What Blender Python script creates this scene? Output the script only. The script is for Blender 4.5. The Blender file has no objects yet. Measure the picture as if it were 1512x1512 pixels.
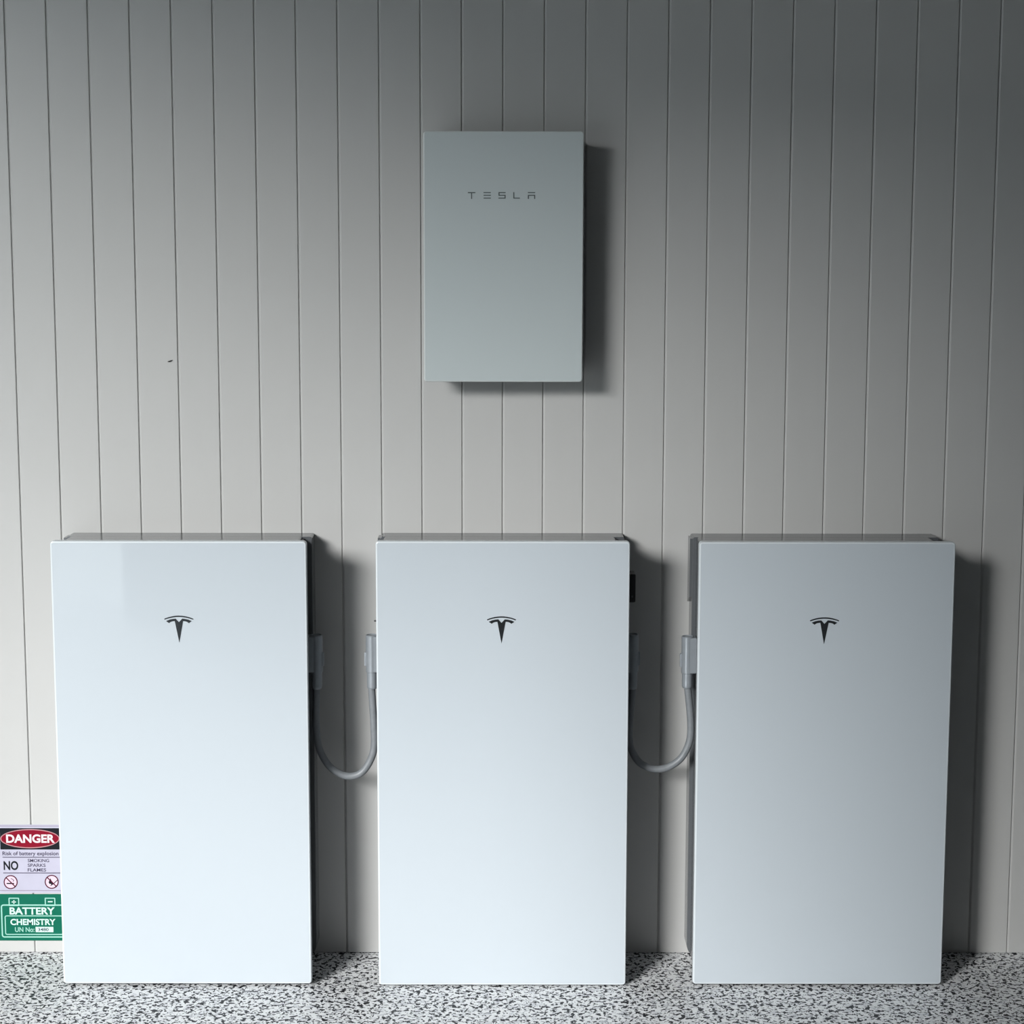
import bpy, bmesh, math, random
from mathutils import Vector, Matrix

# ------------------------------------------------------------------ camera
F_PX, CAM, PITCH, YAW, ROLL = 2741.15, Vector((0.0, -4.5866, 1.7517)), 0.1316, 0.0031, 0.0019
fwd = Vector((math.sin(YAW)*math.cos(PITCH), math.cos(YAW)*math.cos(PITCH), -math.sin(PITCH)))
rgt = Vector((math.cos(YAW), -math.sin(YAW), 0))
upv = rgt.cross(fwd)
cr, sr = math.cos(ROLL), math.sin(ROLL)
rgt, upv = cr*rgt + sr*upv, -sr*rgt + cr*upv
scene = bpy.context.scene
C = scene.collection
cam_data = bpy.data.cameras.new('camera')
cam_data.sensor_width = 36.0
cam_data.lens = 36.0*F_PX/1512
cam_data.clip_start = 0.05
cam = bpy.data.objects.new('camera', cam_data)
C.objects.link(cam)
cam.matrix_world = Matrix((
    (rgt.x, upv.x, -fwd.x, CAM.x), (rgt.y, upv.y, -fwd.y, CAM.y),
    (rgt.z, upv.z, -fwd.z, CAM.z), (0, 0, 0, 1)))
scene.camera = cam

def at(u, v, Y):
    """photo pixel -> point on the plane at distance Y from the wall face"""
    d = fwd + rgt*((u-756)/F_PX) + upv*((756-v)/F_PX)
    return CAM + d*((Y-CAM.y)/d.y)

# ------------------------------------------------------------------ sky and exposure
SKY = 3.3
world = bpy.data.worlds.new('overcast_sky')
scene.world = world
world.use_nodes = True
bgn = world.node_tree.nodes['Background']
bgn.inputs['Color'].default_value = (0.84, 0.93, 1.0, 1)
bgn.inputs['Strength'].default_value = SKY
# doorway of the garage: opens in the front wall, to the left behind the camera
OX0, OX1, OH, YF = -5.6, -1.90, 3.8, -4.95
OHL, OHR = 4.00, 3.28          # unseen lintel, its slope set to shape the light: higher at its left end
portal = bpy.data.lights.new('doorway_portal', 'AREA')
portal.shape = 'RECTANGLE'
portal.size, portal.size_y = OX1-OX0, OH
portal.cycles.is_portal = True
po = bpy.data.objects.new('doorway_portal', portal)
C.objects.link(po)
po.location = ((OX0+OX1)/2, YF-0.5, OH/2)
po.rotation_euler = (math.radians(90), 0, 0)      # -Z of the lamp points to +Y, into the room
# low sun behind thin cloud, so a wide soft disc, coming in through the doorway from the left
SUN_AZ, SUN_EL, SUN_ANGLE, SUN_E = 31.0, 20.0, 18.5, 4.1
sun = bpy.data.lights.new('hazy_sun', 'SUN')
sun.angle = math.radians(SUN_ANGLE); sun.energy = SUN_E; sun.color = (1.0, .995, .98)
so = bpy.data.objects.new('hazy_sun', sun); C.objects.link(so)
az, el = math.radians(SUN_AZ), math.radians(SUN_EL)
so.rotation_euler = Vector((math.sin(az)*math.cos(el), math.cos(az)*math.cos(el), -math.sin(el))).to_track_quat('-Z', 'Y').to_euler()
so.location = (-6, -9, 5)
vs = scene.view_settings
vs.view_transform = 'Standard'; vs.look = 'None'; vs.gamma = 1.0; vs.use_curve_mapping = False
vs.exposure = 0.12

# ------------------------------------------------------------------ materials
def principled(name, col, rough=0.5, metal=0.0, coat=0.0, spec=0.5):
    m = bpy.data.materials.new(name); m.use_nodes = True
    b = m.node_tree.nodes['Principled BSDF']
    b.inputs['Base Color'].default_value = (*col, 1)
    b.inputs['Roughness'].default_value = rough
    b.inputs['Metallic'].default_value = metal
    b.inputs['Coat Weight'].default_value = coat
    b.inputs['Coat Roughness'].default_value = 0.03
    b.inputs['Specular IOR Level'].default_value = spec
    return m

def add_grain(m, scale, lo, hi, bump=0.0, bscale=None, stretch=(1, 1, 1)):
    """procedural mottling of the base colour and a fine bump"""
    nt = m.node_tree; b = nt.nodes['Principled BSDF']
    col = tuple(b.inputs['Base Color'].default_value)
    tc = nt.nodes.new('ShaderNodeTexCoord'); mp = nt.nodes.new('ShaderNodeMapping')
    mp.inputs['Scale'].default_value = stretch
    nt.links.new(tc.outputs['Object'], mp.inputs['Vector'])
    n = nt.nodes.new('ShaderNodeTexNoise'); n.inputs['Scale'].default_value = scale; n.inputs['Detail'].default_value = 4
    nt.links.new(mp.outputs['Vector'], n.inputs['Vector'])
    r = nt.nodes.new('ShaderNodeValToRGB')
    r.color_ramp.elements[0].position = .3; r.color_ramp.elements[1].position = .7
    r.color_ramp.elements[0].color = (*[c*lo for c in col[:3]], 1)
    r.color_ramp.elements[1].color = (*[min(1, c*hi) for c in col[:3]], 1)
    nt.links.new(n.outputs['Fac'], r.inputs['Fac']); nt.links.new(r.outputs['Color'], b.inputs['Base Color'])
    if bump:
        n2 = nt.nodes.new('ShaderNodeTexNoise'); n2.inputs['Scale'].default_value = bscale; n2.inputs['Detail'].default_value = 3
        nt.links.new(mp.outputs['Vector'], n2.inputs['Vector'])
        bp = nt.nodes.new('ShaderNodeBump'); bp.inputs['Strength'].default_value = bump; bp.inputs['Distance'].default_value = .001
        nt.links.new(n2.outputs['Fac'], bp.inputs['Height']); nt.links.new(bp.outputs['Normal'], b.inputs['Normal'])
    return m

M = {}
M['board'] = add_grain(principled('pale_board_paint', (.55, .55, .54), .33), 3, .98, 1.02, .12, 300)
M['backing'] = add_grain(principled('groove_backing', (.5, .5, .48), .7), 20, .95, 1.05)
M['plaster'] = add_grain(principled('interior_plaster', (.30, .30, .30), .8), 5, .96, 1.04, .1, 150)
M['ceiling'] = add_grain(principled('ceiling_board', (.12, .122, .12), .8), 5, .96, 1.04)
M['blocker'] = add_grain(principled('blocker_green', (.05, .075, .045), .9), 2, .6, 1.5)
M['concrete'] = add_grain(principled('driveway_asphalt', (.66, .665, .64), .85), 4, .85, 1.12, .3, 60)
M['glass'] = principled('white_glass', (.535, .588, .632), .35, coat=1.0, spec=.15)
M['rim'] = principled('polished_glass_edge', (.66, .71, .74), .3)
M['rim_grey'] = principled('grey_glass_edge', (.64, .68, .68), .3)
M['glass_grey'] = principled('grey_glass', (.56, .62, .63), .35, coat=0.8, spec=.15)
M['casing'] = add_grain(principled('dark_gloss_casing', (.105, .112, .12), .24, coat=.3), 60, .96, 1.04)
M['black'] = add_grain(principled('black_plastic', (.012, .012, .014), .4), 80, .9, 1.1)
M['conn'] = add_grain(principled('connector_grey', (.33, .36, .39), .28, metal=.3), 60, .95, 1.05)
M['hose'] = add_grain(principled('hose_grey', (.20, .215, .23), .42), 80, .93, 1.07)
M['emblem'] = principled('dark_mirror_metal', (.09, .10, .11), .16, metal=.8)
M['letter'] = principled('dark_grey_print', (.10, .12, .12), .4)
M['s_white'] = add_grain(principled('sign_white', (.49, .48, .585), .6, spec=.12), 30, .97, 1.03)
M['s_border'] = principled('sign_border_grey', (.30, .26, .33), .6, spec=.12)
M['s_black'] = principled('sign_black', (.010, .012, .016), .6, spec=.12)
M['s_red'] = principled('sign_red', (.23, .004, .02), .6, spec=.12)
M['s_pink'] = principled('sign_oval_rim', (.5, .25, .27), .6, spec=.12)
M['s_text'] = principled('sign_white_letters', (.78, .66, .70), .6, spec=.12)
M['s_grey'] = principled('sign_grey_letters', (.055, .045, .085), .6, spec=.12)
M['s_ring'] = principled('sign_dark_red', (.09, .006, .03), .6, spec=.12)
M['s_disc'] = principled('sign_pale_pink', (.72, .56, .65), .6, spec=.12)
M['g_base'] = add_grain(principled('sign_green', (.004, .13, .08), .6, spec=.12), 30, .95, 1.05)
M['g_line'] = principled('sign_mint_lines', (.33, .62, .53), .6, spec=.12)
M['g_text'] = principled('sign_mint_letters', (.58, .78, .72), .6, spec=.12)
M['speck'] = principled('speck_black', (.012, .011, .010), .6)

def flake_floor():
    m = principled('flake_epoxy', (.7, .71, .74), 0.45, coat=.12, spec=.2)
    nt = m.node_tree; b = nt.nodes['Principled BSDF']
    tc = nt.nodes.new('ShaderNodeTexCoord')
    def noise(scale, detail, off):
        mp = nt.nodes.new('ShaderNodeMapping'); mp.inputs['Location'].default_value = off
        nt.links.new(tc.outputs['Object'], mp.inputs['Vector'])
        n = nt.nodes.new('ShaderNodeTexNoise'); n.inputs['Scale'].default_value = scale
        n.inputs['Detail'].default_value = detail; n.inputs['Roughness'].default_value = .45
        n.inputs['Distortion'].default_value = .6
        nt.links.new(mp.outputs['Vector'], n.inputs['Vector'])
        return n
    def ramp(src, p0, c0, p1, c1):
        r = nt.nodes.new('ShaderNodeValToRGB')
        r.color_ramp.elements[0].position = p0; r.color_ramp.elements[0].color = (*c0, 1)
        r.color_ramp.elements[1].position = p1; r.color_ramp.elements[1].color = (*c1, 1)
        nt.links.new(src, r.inputs['Fac']); return r
    base = ramp(noise(55, 2, (3, 1, 0)).outputs['Fac'], .36, (.72, .73, .76), .50, (.93, .94, .95))
    dark = ramp(noise(92, 1.5, (0, 0, 0)).outputs['Fac'], .562, (0, 0, 0), .575, (1, 1, 1))
    dark2 = ramp(noise(125, 1, (7, 5, 2)).outputs['Fac'], .62, (0, 0, 0), .635, (1, 1, 1))
    mx = nt.nodes.new('ShaderNodeMath'); mx.operation = 'MAXIMUM'
    nt.links.new(dark.outputs['Color'], mx.inputs[0]); nt.links.new(dark2.outputs['Color'], mx.inputs[1])
    mix = nt.nodes.new('ShaderNodeMix'); mix.data_type = 'RGBA'
    nt.links.new(mx.outputs[0], mix.inputs['Factor']); nt.links.new(base.outputs['Color'], mix.inputs['A'])
    mix.inputs['B'].default_value = (.012, .013, .017, 1)
    nt.links.new(mix.outputs['Result'], b.inputs['Base Color'])
    return m
M['floor'] = flake_floor()

# ------------------------------------------------------------------ mesh helpers
def link(name, me, mat, parent=None, loc=None):
    o = bpy.data.objects.new(name, me); C.objects.link(o)
    if mat and not me.materials: me.materials.append(mat)
    if parent: o.parent = parent
    if loc: o.location = loc
    return o

def mesh_of(name, bm, smooth=False):
    bmesh.ops.recalc_face_normals(bm, faces=bm.faces)
    me = bpy.data.meshes.new(name); bm.to_mesh(me); bm.free()
    if smooth:
        me.polygons.foreach_set('use_smooth', [True]*len(me.polygons))
    return me

def box(bm, x0, x1, y0, y1, z0, z1):
    v = [bm.verts.new((x, y, z)) for z in (z0, z1) for y in (y0, y1) for x in (x0, x1)]
    for f in ((0, 2, 3, 1), (4, 5, 7, 6), (0, 1, 5, 4), (2, 6, 7, 3), (0, 4, 6, 2), (1, 3, 7, 5)):
        bm.faces.new([v[i] for i in f])

def rrect(x0, x1, z0, z1, r, seg=6):
    """rounded rectangle outline, r = (bottom left, bottom right, top right, top left)"""
    if not isinstance(r, tuple): r = (r,)*4
    pts = []
    for (cx, cz, a0), rr in zip(((x0, z0, 180), (x1, z0, 270), (x1, z1, 0), (x0, z1, 90)), r):
        rr = max(rr, 1e-5)
        ox = cx + (rr if cx == x0 else -rr); oz = cz + (rr if cz == z0 else -rr)
        for k in range(seg+1):
            a = math.radians(a0 + 90*k/seg)
            pts.append((ox + rr*math.cos(a), oz + rr*math.sin(a)))
    return pts

def loft(bm, rings):
    """rings: lists of 3D points, capped at both ends"""
    vr = [[bm.verts.new(p) for p in r] for r in rings]
    n = len(vr[0])
    for a, b in zip(vr, vr[1:]):
        for i in range(n):
            bm.faces.new((a[i], a[(i+1) % n], b[(i+1) % n], b[i]))
    bm.faces.new(vr[0]); bm.faces.new(vr[-1])

def slab(bm, x0, x1, z0, z1, yb, yf, r, bev, seg=6, bseg=3, back_bev=0.0):
    """rounded slab: back at yb, front (towards the camera) at yf, front edge rounded by bev"""
    rings = []
    def ring(ins, y):
        rr = tuple(max(q-ins, .0004) for q in (r if isinstance(r, tuple) else (r,)*4))
        rings.append([(x, y, z) for x, z in rrect(x0+ins, x1-ins, z0+ins, z1-ins, rr, seg)])
    if back_bev: ring(back_bev, yb); ring(0, yb-back_bev)
    else: ring(0, yb)
    ring(0, yf+bev)
    for k in range(1, bseg+1):
        a = math.pi/2*k/bseg
        ring(bev*(1-math.cos(a)), yf+bev*(1-math.sin(a)))
    loft(bm, rings)

def lathe(bm, cx, cy, prof, seg=24, sx=1.0, sy=1.0):
    """vertical turned shape, prof: (radius, z) from bottom to top"""
    loft(bm, [[(cx+sx*r*math.cos(2*math.pi*k/seg), cy+sy*r*math.sin(2*math.pi*k/seg), z) for k in range(seg)] for r, z in prof])

def tube(bm, pts, rad, seg=16):
    pts = [Vector(p) for p in pts]
    rings = []; nrm = Vector((0, 1, 0))
    for i, p in enumerate(pts):
        t = (pts[min(i+1, len(pts)-1)] - pts[max(i-1, 0)]).normalized()
        s = t.cross(nrm).normalized(); u = s.cross(t).normalized()
        rings.append([p + rad*(math.cos(2*math.pi*k/seg)*s + math.sin(2*math.pi*k/seg)*u) for k in range(seg)])
    loft(bm, rings)

def spline(pts, n=8):
    P = [Vector(p) for p in pts]; P = [2*P[0]-P[1]] + P + [2*P[-1]-P[-2]]
    out = []
    for i in range(1, len(P)-2):
        a, b, c, d = P[i-1:i+3]
        for k in range(n):
            t = k/n
            out.append(.5*((2*b) + (c-a)*t + (2*a-5*b+4*c-d)*t*t + (3*b-a-3*c+d)*t**3))
    out.append(P[-2]); return out

def tag(o, label, cat, group=None):
    o['label'] = label; o['category'] = cat
    if group: o['group'] = group
    return o

def empty(name, loc):
    o = bpy.data.objects.new(name, None); o.empty_display_size = .05
    C.objects.link(o); o.location = loc; return o

def struct(name, bm, mat):
    o = link(name, mesh_of(name, bm), mat); o['kind'] = 'structure'; return o

# ------------------------------------------------------------------ the garage
RX0, RX1, RH = -6.0, 2.8, 4.4
bm = bmesh.new(); box(bm, RX0-.2, RX1+.2, YF-.5, .25, -.12, 0); struct('floor', bm, M['floor'])
bm = bmesh.new(); box(bm, -40, 40, -60, YF-.5, -.16, -.02); struct('ground', bm, M['concrete'])
bm = bmesh.new(); box(bm, RX0, RX1, .0125, .2, 0, RH+.1); wall_back = struct('wall_back', bm, M['backing'])
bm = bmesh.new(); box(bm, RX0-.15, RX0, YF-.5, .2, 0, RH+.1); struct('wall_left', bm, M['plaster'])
bm = bmesh.new(); box(bm, RX1, RX1+.15, YF-.5, .2, 0, RH+.1); struct('wall_right', bm, M['board'])
bm = bmesh.new()
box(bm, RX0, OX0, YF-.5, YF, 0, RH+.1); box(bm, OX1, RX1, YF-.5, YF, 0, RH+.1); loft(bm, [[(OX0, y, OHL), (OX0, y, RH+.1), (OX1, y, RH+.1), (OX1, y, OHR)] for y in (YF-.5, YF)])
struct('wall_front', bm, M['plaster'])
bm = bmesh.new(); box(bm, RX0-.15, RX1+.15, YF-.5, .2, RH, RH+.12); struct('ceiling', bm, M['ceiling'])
# unseen dark-green boundary added to block low sky, with a stepped uneven top
bm = bmesh.new(); rnd = random.Random(4); bx = -40.0
while bx < 40:
    bw = rnd.uniform(.8, 2.2); box(bm, bx, bx+bw, -17.5-rnd.uniform(0, .8), -16, -.02, rnd.uniform(3.2, 4.1)); bx += bw
struct('sky_blocker', bm, M['blocker'])

# grooved lining boards, one object each
G0, GP = -1.2098, 0.1
bm = bmesh.new()
# wide chamfer on the left arris, narrow one on the right, so the joint is an uneven V
prof = [(.0001, .0124), (.0001, .0044), (.0012, .0031), (.0042, .0006), (.0050, .0001), (.0056, 0),
        (GP-.0022, 0), (GP-.0016, .0003), (GP-.0001, .0040), (GP-.0001, .0124)]
lo = [bm.verts.new((x, y, .002)) for x, y in prof]; hi = [bm.verts.new((x, y, RH-.002)) for x, y in prof]; npf = len(prof)
for i in range(npf): bm.faces.new((lo[i], lo[(i+1) % npf], hi[(i+1) % npf], hi[i]))
bm.faces.new(lo); bm.faces.new(hi)
board_me = mesh_of('board', bm)
k0, k1 = math.ceil((RX0-G0)/GP), math.floor((RX1-G0)/GP)
for k in range(k0, k1):
    link('board', board_me, M['board'], wall_back, (G0+GP*k, 0, 0))

# ------------------------------------------------------------------ battery units
DEP, UW, UH = .2249, .609, 1.099
YP, YR = .205, .066            # back of the glass panel, front of the rear housing (distance from the wall)
hw = UW/2
def rim_mesh(x0, x1, z0, z1, yb, yf, r, bev, wid):
    """rounded edge band round a glass front, open in the middle"""
    bm = bmesh.new(); sec = [(0, yb), (0, yf+bev)]
    for k in (1, 2, 3):
        a = math.pi/2*k/3; sec.append((bev*(1-math.cos(a)), yf+bev*(1-math.sin(a))))
    sec += [(wid, yf), (wid, yb)]
    vr = [[bm.verts.new((x, y, z)) for x, z in rrect(x0+i, x1-i, z0+i, z1-i, max(r-i, .0004), 6)] for i, y in sec]
    n = len(vr[0])
    for a, b in zip(vr, vr[1:]+vr[:1]):
        for i in range(n): bm.faces.new((a[i], a[(i+1) % n], b[(i+1) % n], b[i]))
    return mesh_of('glass_edge', bm)
RIM = .0042
bm = bmesh.new(); slab(bm, -hw+RIM, hw-RIM, RIM, UH-RIM, -YP, -DEP, .004, .0002, bseg=1); me_panel = mesh_of('front_panel', bm)
bm = bmesh.new(); box(bm, -hw+.004, hw-.004, -.217, -.150, -.0030, .0005); me_gap_shade = mesh_of('gap_shade', bm)  # black strip added to draw the dark shade line under the panel
me_rim = rim_mesh(-hw, hw, 0, UH, -YP, -DEP, .008, .003, RIM)
bm = bmesh.new()               # main casing, chamfered vertical edges, a little narrower than the glass
CT = UH-.012
slab(bm, -hw+.009, hw-.026, .012, CT, -YR, -YP, .006, .0005); me_casing = mesh_of('casing', bm)
bm = bmesh.new()               # rear housing against the wall, rounded at its foot
slab(bm, -hw, hw-.003, .006, CT, -.0005, -YR, (.035, .035, .006, .006), .0012, seg=8); me_rear = mesh_of('rear_housing', bm)
bm = bmesh.new()               # black vent strip along the right flank
slab(bm, hw-.026, hw-.0215, .03, CT-.004, -YR, -YP+.012, .002, .001, seg=2); me_vent = mesh_of('side_vent', bm)
bm = bmesh.new()               # upper side flange with an angled lower end, left flank
zt = CT-.004; zb = CT-.150
pts = [(-.012, zt), (-.062, zt), (-.062, zb), (-.012, zb-.02)]
loft(bm, [[(-hw-.006, y, z) for y, z in pts], [(-hw+.002, y, z) for y, z in pts]]); me_flange = mesh_of('mounting_flange', bm)

PXM = .00161                   # metres per photo pixel on the glass
def extrude(bm, poly, y0, y1):
    loft(bm, [[(x, y0, z) for x, z in poly], [(x, y1, z) for x, z in poly]])
bm = bmesh.new()
arc_o = [(x, -4.6*(abs(x)/21.6)**2) for x in [-21.6+43.2*i/16 for i in range(17)]]
arc_i = [(x*.985, -2.0-4.1*(abs(x)/21.6)**2) for x, _ in reversed(arc_o)]
extrude(bm, [(x*PXM, z*PXM) for x, z in arc_o+arc_i], 0, -.0008)
half = [(4.9, -4.5), (9, -4.9), (14, -6.0), (19, -8.2), (14.6, -11.2), (12.8, -9.7), (10, -8.6), (6.1, -8.2)]
tee = [(0, -9.9)] + half + [(0, -40.6)] + [(-x, z) for x, z in reversed(half)]
extrude(bm, [(x*PXM, z*PXM) for x, z in tee], 0, -.0008)
me_emblem = mesh_of('emblem', bm)

UNITS = [  # left x, base z, width, height, label, emblem centre and top pixel
    (-1.0833, .0068, .608, 1.0963, 'tall white glass battery cabinet beside the danger sign', (264, 909)),
    (-.3106, .0040, .6048, 1.0997, 'tall white glass battery cabinet below the small wall box, between two other cabinets', (740.5, 910)),
    (.4590, .0065, .6097, 1.0967, 'tall pale blue-white battery cabinet farthest from the danger sign', (1217.5, 911.5))]
units = []
for x, z, w, h, lab, (eu, ev) in UNITS:
    r = empty('battery_cabinet', (x+w/2, 0, z)); r.scale = (w/UW, 1, h/UH)
    tag(r, lab, 'battery cabinet', 'battery cabinets in a row along the wall')
    p = link('front_panel', me_panel, M['glass'], r)
    link('glass_edge', me_rim, M['rim'], p)
    link('gap_shade', me_gap_shade, M['black'], r)['label'] = 'black strip for the shade under the glass front'
    e = at(eu, ev, -DEP)
    em = link('emblem', me_emblem, M['emblem'], p, ((e.x-x-w/2)*UW/w, -DEP-.0001, (e.z-z)*UH/h)); em['label'] = 'dark metal T-shaped emblem'
    link('casing', me_casing, M['casing'], r); link('rear_housing', me_rear, M['casing'], r)
    link('side_vent', me_vent, M['black'], r)['label'] = 'black vent strip along the flank'
    link('mounting_flange', me_flange, M['casing'], r)
    units.append((r, x, z, w, h))

# black isolator switch and lever tip on the flanks of the middle cabinet
r, x, z, w, h = units[1]
a, b = at(927, 845, -.12), at(938.5, 887, -.12)
bm = bmesh.new()
slab(bm, x+w-.0213-(x+w/2), b.x-(x+w/2), b.z-z, a.z-z, -.10, -.15, .004, .003, seg=3)
sw = link('isolator_switch', mesh_of('isolator_switch', bm), M['black'], r); sw['label'] = 'black isolator switch box'
bm = bmesh.new(); c = at(937, 881, -.15)
lathe(bm, c.x-(x+w/2)-.004, -.1505, [(.001, c.z-z-.003), (.003, c.z-z-.002), (.003, c.z-z+.002), (.001, c.z-z+.003)], 12)
link('knob', mesh_of('knob', bm, True), M['casing'], sw)
a = at(551, 917, -.10)
bm = bmesh.new(); lx = a.x-(x+w/2); lz = a.z-z
loft(bm, [[(-hw+.010, -.10+dy, lz+dz) for dy, dz in ((-.008, -.004), (.008, -.004), (.008, .004), (-.008, .004))],
          [(lx, -.10+dy, lz+dz) for dy, dz in ((-.004, -.0008), (.004, -.0008), (.004, .0008), (-.004, .0008))]])
link('lever', mesh_of('lever', bm), M['black'], r)['label'] = 'small black lever tip'

# ------------------------------------------------------------------ linking cables with a plug at each end
YC = -.115
def cable(hose_px, plugs, label):
    """plugs: (centre pixel x, top, step, bottom pixel y, cabinet side x, sign towards the cabinet)"""
    mid = at(*hose_px[len(hose_px)//2], YC)
    root = empty('linking_cable', (mid.x, YC, mid.z-.009)); tag(root, label, 'cable', 'cables linking neighbouring cabinets')
    o = Vector(root.location)
    bm = bmesh.new(); tube(bm, [p-o for p in spline([at(u, v, YC) for u, v in hose_px])], .0090)
    link('hose', mesh_of('hose', bm, True), M['hose'], root)
    for u, v0, v1, v2, side, sgn in plugs:
        t, s, b = (at(u, v, YC)-o for v in (v0, v1, v2))
        bm = bmesh.new()
        lathe(bm, t.x, 0, [(.0146, s.z), (.0152, s.z+.001), (.0152, t.z-.003), (.0142, t.z-.0008), (.012, t.z), (.011, t.z-.002)], 28, 1, 1.15)
        pl = link('plug', mesh_of('plug', bm), M['conn'], root)
        bm = bmesh.new()
        lathe(bm, t.x, 0, [(.0085, b.z), (.0115, b.z+.0015), (.0130, b.z+.006), (.0130, s.z)], 28, 1, 1.15)
        link('gland', mesh_of('gland', bm), M['conn'], pl)
        bm = bmesh.new()           # arm that enters the cabinet's flank
        x0, x1 = sorted((t.x, side-o.x)); slab(bm, x0, x1, s.z+.001, t.z-.0025, .0165, -.0165, .004, .003, seg=3)
        link('arm', mesh_of('arm', bm), M['conn'], pl)
        bm = bmesh.new(); zc = t.z-.044
        slab(bm, t.x-sgn*.0152-.0035, t.x-sgn*.0152+.0035, zc-.034, zc, .005, -.005, .002, .0015, seg=2)
        link('latch', mesh_of('latch', bm), M['conn'], pl)
    return root, o

sides = [(x, x+w) for _, x, z, w, h in units]
HOSE1 = [(467.5, 1012), (467.5, 1020), (466.7, 1052), (467.3, 1077), (471.5, 1105), (484.5, 1129), (501, 1142), (517.6, 1146), (534, 1140.5), (546.5, 1123), (552.5, 1102), (552, 1069), (550, 1036), (549, 1019), (549, 1012)]
HOSE2 = [(934.5, 1012), (934, 1019), (931, 1052), (929, 1085), (932.5, 1107), (943, 1124.5), (958, 1133.5), (973, 1135.5), (989, 1131.5), (1006, 1119), (1017, 1098), (1020, 1077), (1018.7, 1049), (1015.7, 1019), (1015.5, 1012)]
cable(HOSE1, [(467, 937, 992, 1017, sides[0][1]-.0213, -1), (549, 937, 992, 1017, sides[1][0]+.0085, 1)],
      'grey hanging cable joining the cabinet by the danger sign to its neighbour')
root2, o2 = cable(HOSE2, [(934, 936, 992, 1017, sides[1][1]-.0213, -1), (1015.5, 939, 993.5, 1016, sides[2][0]+.0085, 1)],
      'grey hanging cable on the flank with the black isolator switch')

# ------------------------------------------------------------------ small wall box
GX, GZ, GW, GH, GD = -.1977, 1.4765, .3796, .5914, .127
gr = empty('wall_control_box', (GX+GW/2, 0, GZ))
tag(gr, 'grey rectangular control box mounted high on the wall above the battery cabinets', 'control box')
g2 = GW/2
GR = .003
bm = bmesh.new(); slab(bm, -g2+GR, g2-GR, GR, GH-GR, -GD+.016, -GD, .005, .0002, bseg=1); gp = link('front_panel', mesh_of('front_panel', bm), M['glass_grey'], gr)
link('glass_edge', rim_mesh(-g2, g2, 0, GH, -GD+.016, -GD, .008, .0025, GR), M['rim_grey'], gp)
bm = bmesh.new(); slab(bm, -g2+.010, g2-.010, .010, GH-.010, -.012, -GD+.016, .008, .002, back_bev=.004)
link('casing', mesh_of('casing', bm), M['casing'], gr)
bm = bmesh.new(); slab(bm, -g2+.04, g2-.04, .05, GH-.04, -.0005, -.012, .004, .001, seg=2)
link('mounting_plate', mesh_of('mounting_plate', bm), M['casing'], gr)
def strokes(name, rects):
    bm = bmesh.new()
    for u0, u1, v0, v1 in rects:
        a = at(670+u0/10.08, 260+v1/10.08, -GD); b = at(670+u1/10.08, 260+v0/10.08, -GD)
        box(bm, a.x-GX-g2, b.x-GX-g2, -GD-.0005, -GD-.0001, a.z-GZ, b.z-GZ)
    link(name, mesh_of(name, bm), M['letter'], gp)
T_ = 15
strokes('letter', [(210, 322, 239, 254), (257, 273, 254, 340)])
strokes('letter', [(443, 552, 239, 253), (443, 552, 279, 293), (443, 552, 321, 335)])
strokes('letter', [(665, 772, 239, 253), (665, 681, 253, 279), (665, 772, 279, 293), (756, 772, 293, 321), (665, 772, 321, 335)])
strokes('letter', [(886, 902, 239, 321), (886, 985, 321, 335)])
strokes('letter', [(1103, 1212, 239, 253), (1103, 1212, 279, 293), (1103, 1119, 293, 340), (1196, 1212, 293, 340)])

# ------------------------------------------------------------------ warning signs stuck to the wall
def text_mesh(name, s, bold):
    cu = bpy.data.curves.new(name, 'FONT'); cu.body = s; cu.offset = bold; cu.resolution_u = 4
    o = bpy.data.objects.new(name, cu); C.objects.link(o)
    bpy.context.view_layer.update()
    me = bpy.data.meshes.new_from_object(o.evaluated_get(bpy.context.evaluated_depsgraph_get()))
    bpy.data.objects.remove(o); bpy.data.curves.remove(cu)
    return me

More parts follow.
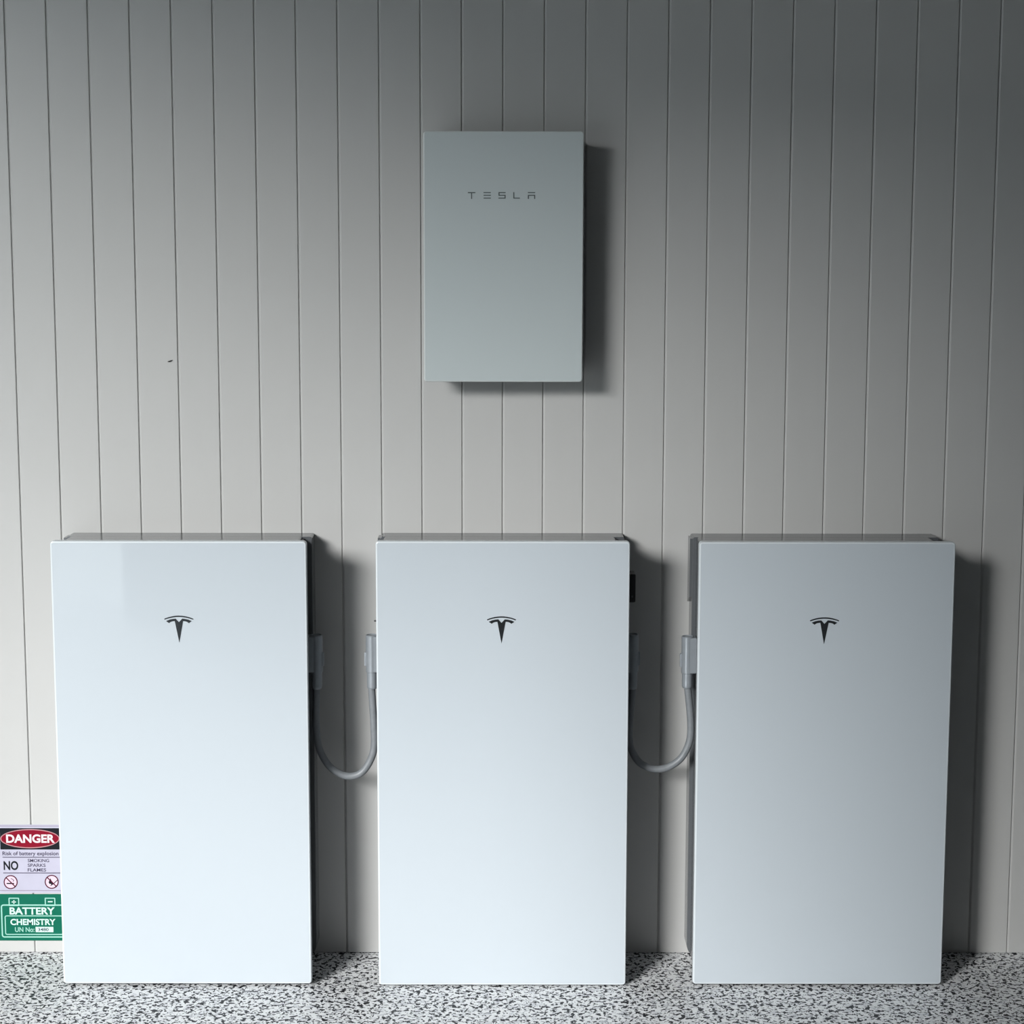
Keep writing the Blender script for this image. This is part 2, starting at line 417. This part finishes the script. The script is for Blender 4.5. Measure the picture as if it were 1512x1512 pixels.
class Sign:
    def __init__(self, name, u0, v0, u1, v1, mat, label):
        a, b = at(u0, v1, 0), at(u1, v0, 0)
        self.o = Vector(((a.x+b.x)/2, 0, a.z))
        self.root = empty(name, self.o); tag(self.root, label, 'sign')
        bm = bmesh.new(); slab(bm, a.x-self.o.x, b.x-self.o.x, 0, b.z-self.o.z, -.0004, -.0016, .003, .0003, seg=3, bseg=1)
        self.panel = link('panel', mesh_of('panel', bm), mat, self.root)
    def p(self, u, v):
        q = at(u, v, 0)-self.o; return q.x, q.z
    def poly(self, name, pts, layer, mat):
        bm = bmesh.new(); y = -.0016-.0002*layer
        loft(bm, [[(x, y+.0002, z) for x, z in pts], [(x, y, z) for x, z in pts]])
        return link(name, mesh_of(name, bm), mat, self.panel)
    def rect(self, name, u0, v0, u1, v1, layer, mat, r=0):
        x0, z0 = self.p(u0, v1); x1, z1 = self.p(u1, v0)
        return self.poly(name, rrect(x0, x1, z0, z1, r, 4) if r else [(x0, z0), (x1, z0), (x1, z1), (x0, z1)], layer, mat)
    def oval(self, name, cu, cv, ru, rv, layer, mat, n=48):
        return self.poly(name, [self.p(cu+ru*math.cos(2*math.pi*k/n), cv-rv*math.sin(2*math.pi*k/n)) for k in range(n)], layer, mat)
    def frame(self, name, u0, v0, u1, v1, t, layer, mat, r=.006):
        """rounded outline of line width t pixels"""
        bm = bmesh.new(); y = -.0016-.0002*layer
        x0, z0 = self.p(u0, v1); x1, z1 = self.p(u1, v0); d = t*.00166
        rs = [[(x, yy, z) for x, z in rrect(x0+i, x1-i, z0+i, z1-i, max(r-i, .0005), 4)] for i, yy in ((0, y), (d, y), (d, y+.0002), (0, y+.0002))]
        vr = [[bm.verts.new(q) for q in rg] for rg in rs]; n = len(vr[0])
        for a, b in zip(vr, vr[1:]+vr[:1]):
            for i in range(n): bm.faces.new((a[i], a[(i+1) % n], b[(i+1) % n], b[i]))
        return link(name, mesh_of(name, bm), mat, self.panel)
    def ring(self, name, cu, cv, r, t, layer, mat, n=40):
        bm = bmesh.new(); y = -.0016-.0002*layer
        vr = [[bm.verts.new(((pp := self.p(cu+q*math.cos(2*math.pi*k/n), cv-q*math.sin(2*math.pi*k/n)))[0], yy, pp[1])) for k in range(n)]
              for q, yy in ((r, y), (r-t, y), (r-t, y+.0002), (r, y+.0002))]
        for a, b in zip(vr, vr[1:]+vr[:1]):
            for i in range(n): bm.faces.new((a[i], a[(i+1) % n], b[(i+1) % n], b[i]))
        return link(name, mesh_of(name, bm), mat, self.panel)
    def line(self, name, pts, t, layer, mat):
        """thick poly-line in pixels as quads"""
        bm = bmesh.new(); y = -.0016-.0002*layer
        for (u0, v0), (u1, v1) in zip(pts, pts[1:]):
            d = Vector((u1-u0, v1-v0)).normalized()*t/2; nx, ny = -d.y, d.x
            q = [self.p(u0+nx, v0+ny), self.p(u1+nx, v1+ny), self.p(u1-nx, v1-ny), self.p(u0-nx, v0-ny)]
            loft(bm, [[(x, y+.0002, z) for x, z in q], [(x, y, z) for x, z in q]])
        return link(name, mesh_of(name, bm), mat, self.panel)
    def text(self, s, u0, v0, u1, v1, layer, mat, bold=0.0):
        me = text_mesh('lettering', s, bold)
        xs = [v.co.x for v in me.vertices]; ys = [v.co.y for v in me.vertices]
        x0, z0 = self.p(u0, v1); x1, z1 = self.p(u1, v0); y = -.0016-.0002*layer
        for v in me.vertices:
            v.co = (x0+(v.co.x-min(xs))/(max(xs)-min(xs))*(x1-x0), y, z0+(v.co.y-min(ys))/(max(ys)-min(ys))*(z1-z0))
        return link('lettering', me, mat, self.panel)

S = Sign('danger_sign', -3.5, 1217.5, 93, 1318.2, M['s_white'], 'black, red and white danger sign above the green battery sign')
S.rect('border_line', -3.5, 1219, 92.5, 1220, 1, M['s_border']); S.rect('border_line', -3.5, 1314.2, 92.5, 1315.2, 1, M['s_border'])
S.rect('black_header', .8, 1222.6, 91, 1254, 1, M['s_black'])
S.oval('oval_rim', 44.5, 1238, 43.8, 14.1, 2, M['s_pink']); S.oval('red_oval', 44.5, 1238, 42.4, 12.7, 3, M['s_red'])
S.text('DANGER', 9.6, 1231.6, 81, 1244.2, 4, M['s_text'], .035)
S.text('Risk of battery explosion', 4, 1257, 86.5, 1264.3, 1, M['s_grey'], .018)
S.rect('rule', 4, 1265, 90, 1266, 1, M['s_grey']); S.rect('rule', 5, 1288.2, 90, 1289.2, 1, M['s_grey'])
S.text('NO', 5.8, 1271, 27, 1284.5, 1, M['s_black'], .028)
for k, wd in enumerate(('SMOKING', 'SPARKS', 'FLAMES')):
    S.text(wd, 41.3, 1268+6.9*k, (72.7, 67.5, 68.3)[k], 1272.8+6.9*k, 1, M['s_grey'], .016)
# no smoking roundel
S.oval('roundel_disc', 16, 1302.1, 10, 10, 1, M['s_disc'], 40)
S.line('cigarette', [(10, 1304.2), (21, 1304.2)], 1.7, 2, M['s_black'])
S.line('smoke', [(19.5, 1301.5), (20.8, 1299.6), (18.6, 1297.8), (16.2, 1297.0)], .9, 2, M['s_grey'])
S.ring('roundel_ring', 16, 1302.1, 10.3, 1.5, 3, M['s_ring']); S.line('roundel_bar', [(9, 1295.3), (23, 1309)], 1.5, 3, M['s_ring'])
# no open flame roundel
S.oval('roundel_disc', 76.6, 1301.7, 10, 10, 1, M['s_disc'], 40)
S.poly('flame', [S.p(u, v) for u, v in ((72.0, 1302.6), (73.2, 1299.6), (74.6, 1296.4), (76.4, 1300.2), (78.4, 1302.4), (78.6, 1305.2), (76.0, 1306.6), (75.4, 1304.4), (73.8, 1305.2))], 2, M['s_black'])
S.line('match', [(74.8, 1307.6), (79.8, 1304), (85.6, 1298.6)], 1.1, 2, M['s_black'])
S.ring('roundel_ring', 76.6, 1301.7, 10.3, 1.5, 3, M['s_ring']); S.line('roundel_bar', [(69.6, 1294.9), (83.6, 1308.6)], 1.5, 3, M['s_ring'])

S = Sign('battery_sign', -2.5, 1320, 97, 1388.6, M['g_base'], 'green battery chemistry sign just below the danger sign')
S.frame('battery_outline', 3, 1335.2, 95.5, 1384, 2.0, 1, M['g_line'], .007)
S.frame('inner_outline', 8, 1351.4, 93, 1380, 1.5, 1, M['g_line'], .005)
for u0 in (13.2, 66.6):
    S.frame('terminal', u0, 1325.2, u0+15.2, 1337.4, 1.6, 2, M['g_line'], .002)
S.line('plus_sign', [(17.6, 1331.4), (24, 1331.4)], 1.6, 3, M['g_text']); S.line('plus_sign', [(20.8, 1328.7), (20.8, 1334.1)], 1.6, 3, M['g_text'])
S.line('minus_sign', [(71, 1331), (78, 1331)], 1.7, 3, M['g_text'])
S.text('BATTERY', 14.6, 1339.4, 81, 1350, 2, M['g_text'], .03)
S.text('CHEMISTRY', 15.8, 1356.4, 82.2, 1365.6, 2, M['g_text'], .03)
S.text('UN No:', 22.6, 1368.6, 51, 1375.8, 2, M['g_line'], .018)
S.rect('number_box', 53, 1368.2, 79, 1376, 2, M['g_text'])
S.text('3480', 56.5, 1369.9, 72, 1374.3, 3, M['s_grey'], .02)

# ------------------------------------------------------------------ dark speck on a wall board
a = at(251.3, 533.3, 0)
bm = bmesh.new()
for i, (t, rr) in enumerate(((0, 1),)):
    n = 10; rings = []
    for j in range(9):
        s = -1+2*j/8; rad = .0017*math.sqrt(max(0.02, 1-abs(s)**1.6)); cx, cz = s*.0066, s*.0020+.0008*s*s
        rings.append([(cx+rad*.3*math.cos(2*math.pi*k/n), -.0018+rad*.9*math.cos(2*math.pi*k/n), cz+rad*math.sin(2*math.pi*k/n)) for k in range(n)])
    loft(bm, rings)
tag(link('dark_speck', mesh_of('dark_speck', bm, True), M['speck'], None, (a.x, 0, a.z)), 'small slanted dark speck on a bare wall board', 'speck')
